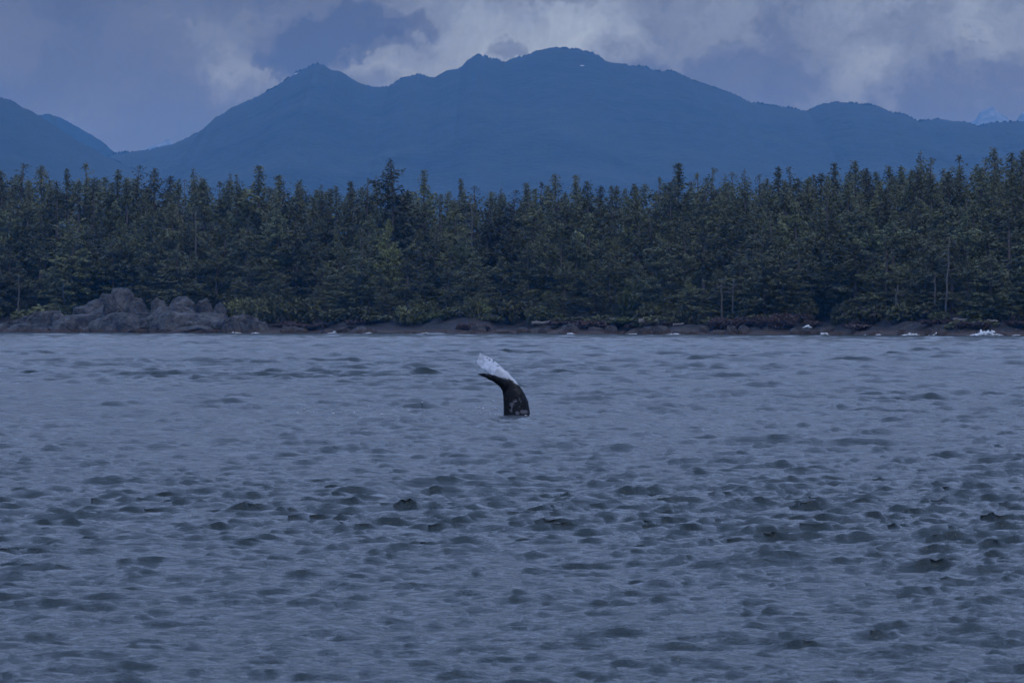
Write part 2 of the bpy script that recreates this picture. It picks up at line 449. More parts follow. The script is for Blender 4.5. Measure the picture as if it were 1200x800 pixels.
def conifer(seed, H, Rm, base, shape, droop, gappy, tufts=3.0, lead=1.0):
    """trunk and crown meshes of one conifer; crown = many needle sprays on real branches"""
    rs = np.random.RandomState(seed)
    zs = np.linspace(0, H, 9); lean = rs.randn(2) * .012 * H
    axis = np.stack([lean[0] * (zs / H) ** 2 + rs.randn(9) * .05, lean[1] * (zs / H) ** 2 + rs.randn(9) * .05, zs], -1)
    tb = Tubes(); r0 = .011 * H + .08
    tb.add(axis, r0 * (1 - zs / H) ** .8 + .03, 7)
    V = []; Fc = []; C = []
    def spray(p, d, L, wd, tone):
        d = d / (np.linalg.norm(d) + 1e-9); s = np.cross(d, rs.randn(3)); s /= np.linalg.norm(s) + 1e-9
        k = len(V)
        V.append(p - s * wd * .5); V.append(p + s * wd * .5); V.append(p + d * L + np.array((0, 0, -.12 * L)))
        Fc.append((k, k + 1, k + 2)); C.extend([tone] * 3)
    nb = int(H * 8.5)
    gaps = [(rs.rand(), rs.rand() * 2 * math.pi) for _ in range(gappy)]
    for b in range(nb):
        t_ = (b + rs.rand()) / nb; t_ = t_ ** .80
        z = H * (base + (1 - base) * t_) * lead
        az = b * 2.39996 + rs.randn() * .35
        if any(abs(t_ - g) < .06 and abs((az - ga + math.pi) % (2 * math.pi) - math.pi) < 1.1 for g, ga in gaps): continue
        if shape == 'spire': prof = (1 - t_) ** .72 * (.55 + .45 * min(1, t_ * 5))
        elif shape == 'broad': prof = (1 - t_ ** 1.35) ** 1.0 * (.5 + .5 * min(1, t_ * 4)) + .03
        else: prof = (1 - t_) ** .72 * (.6 + .4 * min(1, t_ * 3)) * (.75 + .4 * math.sin(t_ * 17 + seed))
        L = Rm * prof * rs.uniform(.55, 1.2) + .06
        if rs.rand() < .06: L *= 1.35
        pit = R(32) * t_ - R(droop) * (1 - t_) + rs.randn() * .14
        x0 = np.array([np.interp(z, zs, axis[:, 0]), np.interp(z, zs, axis[:, 1]), min(z, H * .995)])
        hd = np.array((math.cos(az), math.sin(az), 0.0))
        n = max(2, int(L / .45)); tone = rs.uniform(.0, 1.0)
        pts = []
        for i in range(n + 1):
            q = i / n; pts.append(x0 + hd * L * q * math.cos(pit) + np.array((0, 0, L * q * math.sin(pit) - .10 * L * q * q * (1 - t_) + .16 * L * q ** 3)))
        if L > 1.2 and b % 3 == 0: tb.add(pts[::max(1, n // 2)], np.linspace(.05, .018, len(pts[::max(1, n // 2)])), 4)
        side = np.cross(hd, (0, 0, 1))
        for i in range(n + 1):
            if i == 0 and n > 3: continue
            for k in range(int(tufts * (.55 + .18 * i) + rs.rand())):
                f = rs.uniform(.40, .95) * (.46 + .54 * min(1.0, (1 - t_) * 4.0))
                d = hd * rs.uniform(.3, 1.0) + side * rs.uniform(-1, 1) + np.array((0, 0, rs.uniform(-.95, .55)))
                spray(pts[i] + rs.randn(3) * .20, d, f * 1.05, (.26 + .20 * rs.rand()) * (.5 + .5 * min(1.0, (1 - t_) * 3.5)), tone * .7 + .3 * rs.rand())
    for k in range(8):                                  # leader
        z = H * (1 - .10 * rs.rand() ** 1.5); p = np.array([axis[-1, 0], axis[-1, 1], z - .1])
        an = rs.rand() * 6.28; spray(p, np.array((math.cos(an) * .5, math.sin(an) * .5, .55)), .36, .15, rs.rand())
    spray(axis[-1] - np.array((0, 0, .4)), np.array((.02, 0, 1.0)), .7, .16, .5)
    cm = mesh_np('crown', V, Fc)
    at_ = cm.attributes.new('tone', 'FLOAT', 'POINT'); at_.data.foreach_set('value', np.array(C, np.float32))
    return tb.mesh('trunk'), cm

def foliage_mat(name, dark, lite, dead):
    m, t, bs = material(name)
    at_ = t.n('ShaderNodeAttribute', attribute_name='tone'); oi = t.n('ShaderNodeObjectInfo')
    rnd = oi.outputs['Random']
    P = t.n('ShaderNodeTexCoord').outputs['Object']
    n1 = t.noise(t.vmath('ADD', P, t.vmath('SCALE', oi.outputs['Location'], scale=.37)), .35, 3, .5)
    f = t.math('ADD', t.math('MULTIPLY', at_.outputs['Fac'], .55), t.math('MULTIPLY', n1, .6))
    f = t.math('ADD', f, t.math('MULTIPLY', t.math('SUBTRACT', rnd, .5), .35))
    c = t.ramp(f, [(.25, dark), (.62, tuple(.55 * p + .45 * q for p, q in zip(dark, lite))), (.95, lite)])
    c = t.mix(t.maprange(t.noise(P, .8, 2, .5), .60, .70, 0, .75), c, dead)
    hs = t.n('ShaderNodeHueSaturation'); t.put(hs.inputs['Color'], c)
    t.put(hs.inputs['Hue'], t.maprange(rnd, 0, 1, .48, .515, False)); t.put(hs.inputs['Value'], t.maprange(t.math('FRACT', t.math('MULTIPLY', rnd, 7.3)), 0, 1, .65, 1.5, False))
    t.put(bs.inputs['Base Color'], hs.outputs[0]); bs.inputs['Roughness'].default_value = .7
    bs.inputs['Specular IOR Level'].default_value = .25
    return m
M_SPRUCE = foliage_mat('spruce_needles', (.046, .056, .030), (.122, .130, .060), (.12, .105, .075))
M_HEM = foliage_mat('hemlock_needles', (.052, .060, .030), (.137, .141, .060), (.13, .11, .075))
M_BUSH = foliage_mat('bush_leaves', (.036, .042, .020), (.12, .125, .05), (.09, .065, .05))
M_LIGHT = foliage_mat('light_leaves', (.055, .072, .026), (.135, .15, .048), (.11, .10, .05))
M_PALE = foliage_mat('pale_leaves', (.07, .085, .03), (.21, .21, .07), (.15, .14, .07))
M_RED = foliage_mat('red_twigs', (.040, .028, .026), (.085, .056, .048), (.07, .05, .045))
def plain(name, c, rough=.85, sc=3, var=.35):
    m, t, bs = material(name)
    P = t.n('ShaderNodeTexCoord').outputs['Object']; n1 = t.noise(P, sc, 4, .6)
    t.put(bs.inputs['Base Color'], t.ramp(n1, [(.3, tuple(x * (1 - var) for x in c)), (.7, tuple(x * (1 + var) for x in c))]))
    bs.inputs['Roughness'].default_value = rough
    t.put(bs.inputs['Normal'], t.bump(n1, .4, .1))
    return m
M_BARK = plain('bark', (.085, .070, .060), sc=2)
M_GREY = plain('weathered_wood', (.10, .095, .09), sc=4)
M_LOG = plain('driftwood', (.15, .14, .13), sc=2)

PROTO = []
for i, (H, Rm, base, shape, droop, gp, tf) in enumerate((
        (30, 6.0, .08, 'spire', 24, 6, 3.4), (30, 6.8, .06, 'spire', 28, 7, 3.2), (30, 5.4, .08, 'rag', 18, 9, 3.2), (30, 7.0, .08, 'rag', 24, 8, 3.2),
        (30, 6.6, .10, 'broad', 18, 7, 3.2), (30, 6.0, .10, 'broad', 12, 9, 3.0), (30, 4.8, .10, 'rag', 18, 11, 2.6), (30, 4.4, .10, 'spire', 16, 9, 2.8))):
    tm, cm = conifer(100 + i, H, Rm, base, shape, droop, gp, tf)
    mat = M_SPRUCE if i in (0, 1, 2, 7) else M_HEM
    tm.materials.append(M_BARK); cm.materials.append(mat); PROTO.append((tm, cm))
NAMES = {0: 'spruce_tree', 1: 'spruce_tree', 2: 'spruce_tree', 7: 'spruce_tree', 3: 'hemlock_tree', 4: 'cedar_tree', 5: 'cedar_tree', 6: 'hemlock_tree'}
def tree(kind, loc, H, wide, rz, label, group):
    e = empty(NAMES[kind], loc, rz)
    tag(e, label, 'tree', group)
    tm, cm = PROTO[kind]
    k = H / 30.0; e.scale = (k * wide, k * wide, k)
    link('trunk', tm, e); link('crown', cm, e)
    return e

SKY = [(3, 201, 4), (22, 193, 1), (48, 195, 4), (79, 199, 2), (104, 193, 6), (137, 200, 2), (157, 195, 1), (180, 198, 4), (198, 207, 4), (229, 198, 7), (240, 211, 5), (256, 214, 6),
       (268, 204, 7), (279, 205, 7), (302, 195, 3), (324, 206, 3), (353, 212, 1), (376, 217, 7), (388, 222, 4), (409, 213, 3), (430, 210, 1), (442, 208, 7), (463, 188, 0), (479, 222, 7),
       (497, 200, 3), (525, 226, 5), (543, 211, 2), (561, 219, 1), (574, 227, 7), (586, 222, 7), (598, 224, 1), (619, 215, 3), (632, 215, 6), (650, 206, 5), (677, 206, 3), (690, 213, 4), (704, 220, 5),
       (721, 219, 2), (745, 216, 4), (768, 209, 6), (792, 192, 3), (822, 204, 6), (833, 198, 1), (850, 207, 7), (863, 203, 1), (874, 201, 7), (887, 206, 1), (912, 197, 2), (925, 197, 1), (937, 210, 4),
       (950, 206, 6), (963, 204, 4), (977, 192, 3), (1003, 190, 5), (1016, 198, 4), (1031, 203, 2), (1043, 196, 5), (1060, 196, 2), (1072, 200, 4), (1081, 179, 7), (1090, 186, 1), (1110, 200, 6), (1126, 184, 6),
       (1148, 186, 1), (1166, 175, 5), (1186, 180, 4), (1197, 178, 5), (1216, 184, 4), (-14, 200, 2), (1235, 180, 1), (-32, 196, 4)]
SKY.sort()
LAND = [(-14, None, 'the left edge of the photo'), (215, None, 'the bare grey snag'), (463, 22, 'the tallest spire'), (650, None, 'the flat bushy-topped cedar'),
        (792, None, 'the tall bent-topped hemlock'), (1003, None, 'the double-headed cedar'), (1081, None, 'the needle-topped spruce')]
ORD = ['first', 'second', 'third', 'fourth', 'fifth', 'sixth', 'seventh', 'eighth', 'ninth', 'tenth', 'eleventh', 'twelfth', 'thirteenth', 'fourteenth']
SPEC = {463: 'tallest spire-shaped spruce rising alone above the forest skyline', 650: 'flat bushy-topped cedar on the forest skyline right of the whale tail',
        792: 'tall bent-topped hemlock standing above the forest skyline right of centre', 1003: 'double-headed bushy cedar on the forest skyline at right',
        1081: 'thin needle-topped spruce standing tallest in the right-hand forest skyline'}
xs_ = [s[0] for s in SKY]
rnd = random.Random(5)
ntree = 0
def sky_label(px, kind):
    if px in SPEC: return SPEC[px]
    look = {0: 'pointed', 1: 'pointed', 2: 'ragged', 3: 'rough', 4: 'bushy', 5: 'bushy', 6: 'sparse', 7: 'slim'}[kind]
    sp = NAMES[kind].split('_')[0]
    base = max((l for l in LAND if l[0] <= px), default=None, key=lambda l: l[0])
    if base is None or px < 0 and base[0] == -14: return f'{look} {sp} cut by the left edge of the photo, on skyline' if px == -14 else f'{look} {sp} just beyond the left edge of the photo'
    k = sum(1 for x in xs_ if max(base[0], -1) < x <= px)
    return f'{look} {sp}, {ORD[k - 1]} on skyline right of {base[2].replace("the left edge of the photo", "the left photo edge")}'
for px, py, kind in SKY:
    a = (px - 600) / F
    s = rnd.uniform(75, 120) if px != 463 else 70
    D = float(shore_dist(np.array(a))) + s
    zg = float(ground_z(np.array(a), np.array(s)))
    top = CAM_H + (HORIZON - py) / F * D
    tree(kind, (a * D, D, zg - .2), top - zg + .3, rnd.uniform(1.1, 1.5), rnd.uniform(0, 6.28), sky_label(px, kind), 'conifers along the forest skyline'); ntree += 1

skyline = lambda px: float(np.interp(px, [-60, 0, 100, 200, 300, 400, 450, 520, 590, 650, 740, 800, 900, 1000, 1100, 1200, 1260],
                                      [206, 207, 210, 214, 216, 224, 226, 230, 232, 222, 224, 214, 212, 206, 202, 190, 190]))
ZONES = [(45, 'over the far left ledge'), (120, 'over the left half of the outcrop'), (190, 'over the outcrop peak'), (250, 'under the bare grey snag'),
         (320, 'over the outcrop right tip'), (400, 'under the left mountain peak'), (480, 'under the tallest spire'), (555, 'just left of the whale tail'), (630, 'straight above the whale tail'),
         (700, 'over the left driftwood log'), (800, 'over the thick driftwood log'), (880, 'over the paired grey stems'), (960, 'over the wave-washed rock'), (1040, 'left of the beach boulder'),
         (1100, 'over the beach boulder'), (1150, 'over the largest breaker'), (2000, 'at the right photo edge')]
def zone(px): return next(z for lim, z in ZONES if px < lim)
ROWS = [  # metres behind the waterline, mean top row below the skyline (px), spread, count, kinds
    (62, 95, 0, 13, 74, (3, 4, 1, 5)), (42, 62, 32, 20, 60, (3, 4, 0, 5, 6, 1)), (28, 44, 66, 24, 48, (4, 3, 5, 1, 2)), (16, 30, 106, 24, 42, (4, 5, 3, 4, 1))]
ROWNAME = ['tall dark conifer, back ranks of forest,', 'dark conifer, middle ranks of forest,', 'mid-height green conifer, forward ranks of forest,', 'short bushy conifer, front of forest,']
for ri, (s0, s1, dpx, spr, cnt, kinds) in enumerate(ROWS):
    for i in range(cnt):
        px = -45 + 1290 * (i + rnd.uniform(.1, .9)) / cnt
        if ri == 3 and 60 < px < 300: s_off = 14
        else: s_off = 0
        a = (px - 600) / F; s = rnd.uniform(s0, s1) + s_off
        D = float(shore_dist(np.array(a))) + s; zg = float(ground_z(np.array(a), np.array(s)))
        py = skyline(px) + dpx + rnd.uniform(-.5, 1.0) * spr
        if px > 820: py -= dpx * .22
        top = CAM_H + (HORIZON - py) / F * D
        H = max(6.0, top - zg)
        wide = rnd.uniform(.95, 1.2) * (1.2 + .22 * ri) * min(1.5, 24 / H) ** .35
        tree(rnd.choice(kinds), (a * D, D, zg - .2), H, wide, rnd.uniform(0, 6.28), f'{ROWNAME[ri]} {zone(px)}', f'packed conifers {zone(px)}'); ntree += 1

for px, py, s, wd_, lab in ((720, 277, 40, 1.1, 'pale yellow-green crown high in the forest right of centre'), (455, 256, 52, 1.0, 'pale yellow-green crown below the tallest spire'), (140, 254, 50, 1.3, 'yellowish rounded crown in the left forest above the outcrop peak')):
    a = (px - 600) / F; D = float(shore_dist(np.array(a))) + s; zg = float(ground_z(np.array(a), np.array(s)))
    e = tree(4, (a * D, D, zg - .2), CAM_H + (HORIZON - py) / F * D - zg, wd_, 1.0, lab, 'pale crowned trees in the forest')
    for ch in e.children:
        if ch.name.startswith('crown'):
            ch.data = ch.data.copy(); ch.data.materials.clear(); ch.data.materials.append(M_PALE)
# the wood behind them, which reads as one mass
def distant_wood():
    VV = []; FF = []; TT = []; n0 = 0
    for i in range(64):
        px = -50 + 1300 * (i + rnd.random()) / 64; a = (px - 600) / F; s = rnd.uniform(110, 150)
        D = float(shore_dist(np.array(a))) + s; zg = float(ground_z(np.array(a), np.array(s)))
        H = CAM_H + (HORIZON - (skyline(px) + rnd.uniform(-6, 10))) / F * D - zg; k = H / 30.0
        cm = PROTO[rnd.choice((3, 4, 5, 1))][1]; nv_ = len(cm.vertices)
        c_ = np.empty(nv_ * 3, np.float32); cm.vertices.foreach_get('co', c_); c_ = c_.reshape(-1, 3)
        tn = np.empty(nv_, np.float32); cm.attributes['tone'].data.foreach_get('value', tn)
        an = rnd.uniform(0, 6.28); w_ = k * rnd.uniform(1.3, 1.7)
        q = np.stack([(c_[:, 0] * math.cos(an) - c_[:, 1] * math.sin(an)) * w_ + a * D, (c_[:, 0] * math.sin(an) + c_[:, 1] * math.cos(an)) * w_ + D, c_[:, 2] * k + zg], -1)
        keep = c_[::3, 2] > 9.0                                   # the lower boughs are hidden by the trees in front
        VV.append(q.reshape(-1, 3, 3)[keep].reshape(-1, 3)); TT.append(tn.reshape(-1, 3)[keep].ravel())
    V = np.concatenate(VV); m = mesh_np('distant_wood', V, np.arange(len(V)).reshape(-1, 3))
    at_ = m.attributes.new('tone', 'FLOAT', 'POINT'); at_.data.foreach_set('value', np.concatenate(TT))
    print('wood tris', len(V) // 3)
    return m
tag(link('distant_wood', distant_wood(), None, M_SPRUCE), 'dark mass of wood filling the gaps behind the skyline conifers', 'wood', None, 'stuff')
# dead snags
def snag(px, y_top, y_base, s, lab, branches=5, lean=0.0, seed=0):
    rs = np.random.RandomState(seed + 7)
    a = (px - 600) / F; D = float(shore_dist(np.array(a))) + s; zg = float(ground_z(np.array(a), np.array(s)))
    top = CAM_H + (HORIZON - y_top) / F * D; H = top - zg
    e = tag(empty('snag', (a * D, D, zg - .2)), lab, 'dead tree', 'bare grey snags in the forest')
    tb = Tubes(); zs = np.linspace(0, H, 7)
    tb.add(np.stack([lean * (zs / H - 1) + rs.randn(7) * .12, rs.randn(7) * .08, zs], -1), .21 * (1 - zs / H) ** .7 + .05, 7)
    link('trunk', tb.mesh('trunk'), e, M_GREY)
    for k in range(branches):
        z = H - (k + rs.rand()) * .09 * H - .4; an = rs.choice([0, math.pi]) + rs.randn() * .6; L = rs.uniform(.9, 2.0)
        b = Tubes(); h = np.array((math.cos(an), math.sin(an), 0))
        b.add([np.array((lean * (z / H - 1), 0, z)), np.array((lean * (z / H - 1), 0, z)) + h * L * .6 + np.array((0, 0, -.05)), np.array((lean * (z / H - 1), 0, z)) + h * L + np.array((0, 0, .35))], (.09, .07, .04), 5)
        link('branch', b.mesh('branch'), e, M_GREY)
snag(215, 208, 262, 60, 'bare grey snag standing pale above the trees at left skyline', 6, 0, 1)
snag(230, 246, 270, 38, 'short grey snag just right of the tallest bare snag', 2, .2, 2)
snag(22, 322, 360, 17, 'thin grey dead trunk near the left edge of the photo', 2, 0, 3)
snag(76, 305, 345, 26, 'faint grey dead trunk between the left edge and the outcrop', 2, .2, 4)
snag(1113, 276, 345, 18, 'long pale dead trunk in the dark trees at right', 5, .8, 5)
snag(1095, 318, 360, 17, 'shorter pale dead trunk just left of the longest one at right', 2, 0, 6)
snag(1053, 332, 370, 15, 'bent pale stem at the forest edge behind the beach boulder', 3, .9, 7)
snag(846, 328, 358, 16, 'left trunk of the pair of grey stems above the reddish shrubs', 3, 0, 8)
snag(860, 326, 360, 16, 'right trunk of the pair of grey stems above the reddish shrubs', 3, .3, 9)
snag(552, 236, 262, 60, 'thin grey dead top in the upper forest above the whale tail', 3, 0, 10)

# ------------------------------------------------------------------ shrubs at the forest edge
def bush_mesh(seed, n=1500):
    rs = np.random.RandomState(seed); V = []; Fc = []; C = []
    lobes = [(rs.uniform(-.65, .65), rs.uniform(-.5, .5), rs.uniform(.25, .62), rs.uniform(.28, .48)) for _ in range(9)]
    for i in range(n):
        lx, ly, lz, lr = lobes[rs.randint(9)]
        d = rs.randn(3); d /= np.linalg.norm(d); rr = lr * rs.uniform(.55, 1.05)
        p = np.array((lx, ly, lz)) + d * rr; p[2] = max(p[2], .02)
        u = rs.randn(3); u /= np.linalg.norm(u); v = np.cross(u, rs.randn(3)); v /= np.linalg.norm(v) + 1e-9
        L = rs.uniform(.06, .13); k = len(V)
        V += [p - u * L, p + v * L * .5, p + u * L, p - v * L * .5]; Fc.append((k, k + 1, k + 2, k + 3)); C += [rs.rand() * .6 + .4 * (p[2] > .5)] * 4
    m = mesh_np('foliage', V, Fc); at_ = m.attributes.new('tone', 'FLOAT', 'POINT'); at_.data.foreach_set('value', np.array(C, np.float32))
    tb = Tubes()
    for k in range(6):
        lx, ly, lz, lr = lobes[k]; tb.add([np.array((.1 * lx, .1 * ly, -.1)), np.array((.5 * lx, .5 * ly, lz * .5)), np.array((lx, ly, lz))], (.035, .025, .012), 4)
    return m, tb.mesh('stem')
BUSH = {}
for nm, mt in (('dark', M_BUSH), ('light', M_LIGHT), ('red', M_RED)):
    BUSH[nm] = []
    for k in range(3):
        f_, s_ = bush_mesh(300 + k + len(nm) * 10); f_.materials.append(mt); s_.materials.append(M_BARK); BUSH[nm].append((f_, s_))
def bush(px, top_py, wpx, s, kind, label, group):
    a = (px - 600) / F; D = float(shore_dist(np.array(a))) + s; zg = float(ground_z(np.array(a), np.array(s)))
    top = CAM_H + (HORIZON - top_py) / F * D; H = max(1.2, top - zg); wd = wpx / F * D
    e = tag(empty('shrub', (a * D, D, zg - .15), rnd.uniform(-.5, .5)), label, 'shrub', group)
    e.scale = (wd / 2, wd / 2 * .8, H)
    f_, s_ = BUSH[kind][rnd.randrange(3)]
    link('foliage', f_, e); link('stem', s_, e)
for px, ty, wd, s, lab in ((640, 362, 62, 14, 'yellow-green shrub just above the left grey driftwood log'), (500, 366, 40, 13, 'small yellow-green shrub above the shore left of the whale tail'),
        (560, 352, 40, 17, 'pale green shrub in the forest edge straight above the whale tail'), (745, 330, 55, 24, 'large bright green leafy bush in the middle of the right forest'),
        (735, 372, 50, 12, 'low light green shrub beside the driftwood slab'), (525, 364, 45, 15, 'spreading yellow-green shrub left above the whale tail'),
        (290, 348, 50, 18, 'olive shrub rising behind the right end of the outcrop'),
        (1030, 362, 40, 14, 'dull olive shrub left of the beach boulder at right'), (1140, 371, 70, 10, 'low olive shrub between two driftwood logs at right')):
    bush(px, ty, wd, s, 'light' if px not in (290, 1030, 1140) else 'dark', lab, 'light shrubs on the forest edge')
for i in range(46):
    px = -40 + 1280 * (i + rnd.random()) / 46
    bush(px, rnd.uniform(345, 372), rnd.uniform(34, 70), rnd.uniform(10, 17) + (10 if 60 < px < 300 else 0), 'dark', f'dark green shrub at the foot of the forest {zone(px)}', f'dark shrubs {zone(px)}')
for i in range(30):
    px = rnd.choice([rnd.uniform(310, 500), rnd.uniform(820, 960), rnd.uniform(505, 840), rnd.uniform(960, 1210)])
    tall = 365 if 830 < px < 940 or 380 < px < 480 else 373
    bush(px, rnd.uniform(tall, tall + 8), rnd.uniform(26, 54), rnd.uniform(5, 11), 'red', f'dark reddish bare-twigged shrub low on the shore {zone(px)}', f'reddish shrubs {zone(px)}')

# ------------------------------------------------------------------ rocks
def rock_mesh(seed, sx, sy, sz, sub=4, cuts=20, rough=.075):
    import bmesh
    bm = bmesh.new(); bmesh.ops.create_icosphere(bm, subdivisions=sub, radius=1.0)
    V = np.array([v.co[:] for v in bm.verts]); Fc = np.array([[v.index for v in f.verts] for f in bm.faces]); bm.free()
    rs = np.random.RandomState(seed)
    for k in range(cuts):
        n = rs.randn(3); n[2] = abs(n[2]) * 1.4; n /= np.linalg.norm(n); d = rs.uniform(.50, .84)
        q = V @ n - d; V = V - np.clip(q, 0, None)[:, None] * n
    for i, v in enumerate(V):
        p = Vector(v) * 1.6 + Vector((seed * 3.1, 0, 0))
        f = mnoise.fractal(p, .7, 2.1, 5) * rough * .8 - max(0, .075 - abs(mnoise.noise(p * 1.4))) * 2.4 - max(0, .06 - abs(mnoise.noise(p * 2.9 + Vector((5, 2, 9))))) * 1.3
        V[i] = v * (1 + f)
    V = np.sign(V) * np.abs(V) ** np.array((.9, .9, .8)); V = V * np.array((sx, sy, sz))
    return mesh_np('rock', V, Fc, False)
m_rock, t, bs = material('outcrop_rock'); rock_nodes(t, bs, (.010, .010, .012), (.090, .088, .087), .26)
m_dark, t, bs = material('shore_rock'); rock_nodes(t, bs, (.018, .016, .017), (.065, .058, .054), .6)
def rock_at(px, top, wpx, s, seed, parent=None, name='boulder', mat=None, dep=.8, base=391.5, origin=None):
    a = (px - 600) / F; D = float(shore_dist(np.array(a))) + s
    top_z = CAM_H + (HORIZON - top) / F * D; zb = -1.0
    zc = zb + (top_z - zb) * .32; hz = (top_z - zc) / .72; w_ = wpx / F * D * 1.3
    me = rock_mesh(seed, w_, w_ * dep, hz)
    o = link(name, me, parent, mat); loc = Vector((a * D, D, zc))
    o.location = loc - (origin if origin is not None else Vector((0, 0, 0)))
    return o
D0 = float(shore_dist(np.array((190 - 600) / F))); org = Vector(((190 - 600) / F * D0, D0, 0))
oc = tag(empty('rock_outcrop', org), 'large cracked grey rock outcrop at the waterline on the left', 'rock')
for k, (px, top, wp, s) in enumerate(((118, 345, 34, 9), (146, 334.5, 20, 8), (131, 337, 18, 10), (160, 346, 14, 9), (187, 347.5, 13, 10), (213, 345, 20, 9), (205, 356, 26, 6), (238, 352, 16, 9),
        (257, 354, 11, 8), (246, 362, 22, 5), (285, 366, 24, 4), (300, 375, 18, 2), (103, 365, 34, 2), (150, 372, 22, 0), (205, 364, 34, 2), (240, 373, 28, 1), (270, 372, 25, 2), (180, 370, 22, 2),
        (86, 374, 22, 0), (128, 378, 26, -2), (222, 381, 30, -2), (175, 382, 24, -2),
        (140, 350, 44, 11), (205, 358, 44, 10), (165, 363, 60, 8), (240, 368, 44, 7))):
    rock_at(px, top, wp, s, 500 + k, oc, 'boulder', m_rock, origin=org)
D1 = float(shore_dist(np.array((40 - 600) / F))); org = Vector(((40 - 600) / F * D1, D1, 0))
lg = tag(empty('rock_ledge', org), 'low flat grey rock ledge at the far left of the shore', 'rock')
for k, (px, top, wp, s) in enumerate(((55, 363, 24, 7), (34, 368, 20, 6), (70, 366, 12, 7), (12, 375, 24, 3), (45, 379, 34, 1), (-18, 372, 26, 5))):
    rock_at(px, top, wp, s, 560 + k, lg, 'boulder', m_rock, origin=org)
tag(rock_at(1070, 379.5, 11, 7, 601, None, 'beach_boulder', m_rock), 'pale rounded boulder alone on the dark beach at right', 'boulder')
tag(rock_at(947, 387, 9, -3, 602, None, 'wave_washed_rock', m_dark, base=393), 'small dark rock with white water breaking over it', 'rock')
for i in range(80):
    px = -30 + 1260 * (i + rnd.random()) / 80
    if 0 < px < 315: continue
    right = px > 930
    tag(rock_at(px, rnd.uniform(379, 388) + (2 if right else 0), rnd.uniform(6, 17), rnd.uniform(-1, 6), 620 + i % 9 + i, None, 'shore_boulder', m_dark),
        f'dark boulder lying on the rocky waterline {zone(px)}', 'boulder', f'waterline boulders {zone(px)}')

# driftwood
def log(px, py, lpx, s, r_, tilt, yaw, lab):
    a = (px - 600) / F; D = float(shore_dist(np.array(a))) + s; L = lpx / F * D
    x, y, z = at(px, py, D)
    tb = Tubes(); n = 7; rs = np.random.RandomState(int(px))
    P = np.stack([np.linspace(-L / 2, L / 2, n), rs.randn(n) * .06, rs.randn(n) * .05], -1)
    tb.add(P, np.linspace(r_ * .9, r_ * .7, n) * (1 + .1 * rs.randn(n)), 9)
    nV = len(tb.V); tb.F.append((0, 1, 2, 3)); tb.F.append((0, 3, 4, 5)); tb.F.append((0, 5, 6, 7))
    tb.add([np.array((-L * .3, 0, 0)), np.array((-L * .26, -.2, r_ * 1.9))], (r_ * .35, r_ * .15), 5)
    o = link('driftwood_log', tb.mesh('log'), None, M_LOG); o.location = (x, y, z); o.rotation_euler = (0, R(tilt), R(yaw))
    tag(o, lab, 'driftwood', 'driftwood on the upper shore')
log(635, 378.2, 24, 3.5, .42, -3, 8, 'left pale driftwood log below the yellow-green shrub')
log(760, 376.8, 22, 4.5, .52, 2, -6, 'thick pale driftwood log beside the low light green shrub')
log(795, 380, 13, 3.0, .24, -8, 5, 'short thin driftwood log right of the thick pale log')
log(718, 373.5, 9, 8, .25, 0, 20, 'small pale driftwood piece uphill of the thick log')
log(1125, 374.2, 16, 9, .25, 1, -5, 'left of two thin pale logs on the right-hand beach')
log(1163, 376, 13, 8.5, .26, 3, 8, 'right of two thin pale logs on the right-hand beach')

# ------------------------------------------------------------------ surf and foam
m_foam, t, bs = material('white_foam')
P = t.n('ShaderNodeNewGeometry').outputs['Position']
n1 = t.noise(P, 2.5, 5, .65)
t.put(bs.inputs['Base Color'], t.ramp(n1, [(.3, (.60, .66, .70)), (.65, (.86, .88, .9))])); bs.inputs['Roughness'].default_value = .9
t.put(bs.inputs['Normal'], t.bump(n1, .6, .02))
def foam_blobs(items, seed):
    """irregular lumps of white water joined to one mesh: x, y, z, rx, ry, rz"""
    import bmesh
    bm = bmesh.new(); bmesh.ops.create_icosphere(bm, subdivisions=2, radius=1.0)
    V0 = np.array([v.co[:] for v in bm.verts]); F0 = np.array([[v.index for v in f.verts] for f in bm.faces]); bm.free()
    rs = np.random.RandomState(seed); VV = []; FF = []
    for k, it in enumerate(items):
        j = 1 + .38 * np.sin(V0 @ rs.randn(3) * 3 + rs.rand() * 6) + .2 * rs.randn(len(V0)) * .6
        VV.append(V0 * j[:, None] * np.array(it[3:6]) + np.array(it[:3])); FF.append(F0 + k * len(V0))
    return mesh_np('foam', np.concatenate(VV), np.concatenate(FF), True)
SURF = [(275, 390.3, 18, 1.0, 'white breaker at the right foot of the rock outcrop'), (300, 391, 10, .5, 'small white wash at the outcrop right tip'), (395, 388.6, 22, 1.3, 'white breaker on the shore left of the whale tail'),
        (432, 390, 16, .6, 'low white wash third from the outcrop along the shore'), (462, 390.6, 14, .5, 'thin white wash in the middle of the left surf line'), (500, 390.8, 28, .7, 'long low white wash left above the whale tail'),
        (668, 389.6, 13, .9, 'small white splash on shore right of the whale tail'), (745, 391, 32, .6, 'long thin white wash below the thick driftwood log'), (790, 390.9, 22, .8, 'white wash below the short thin driftwood log'),
        (946, 387.2, 9, 1.2, 'white water curling over the small dark rock'), (966, 390, 14, 1.3, 'white breaker just right of the wave-washed rock'), (1029, 392.2, 9, .8, 'small white splash left of the beach boulder'),
        (1068, 392.8, 26, 1.0, 'white breaker in front of the beach boulder'), (1098, 393.2, 22, 1.2, 'white breaker between the boulder and the largest breaker'), (1155, 391.4, 42, 2.1, 'largest bright white breaker near the right edge'),
        (100, 391, 10, .35, 'faint white wash in front of the outcrop left part'), (1015, 393.2, 8, .4, 'tiny white wash left of the boulder breakers'), (1190, 393.8, 12, .5, 'low white wash at the right edge of the photo')]
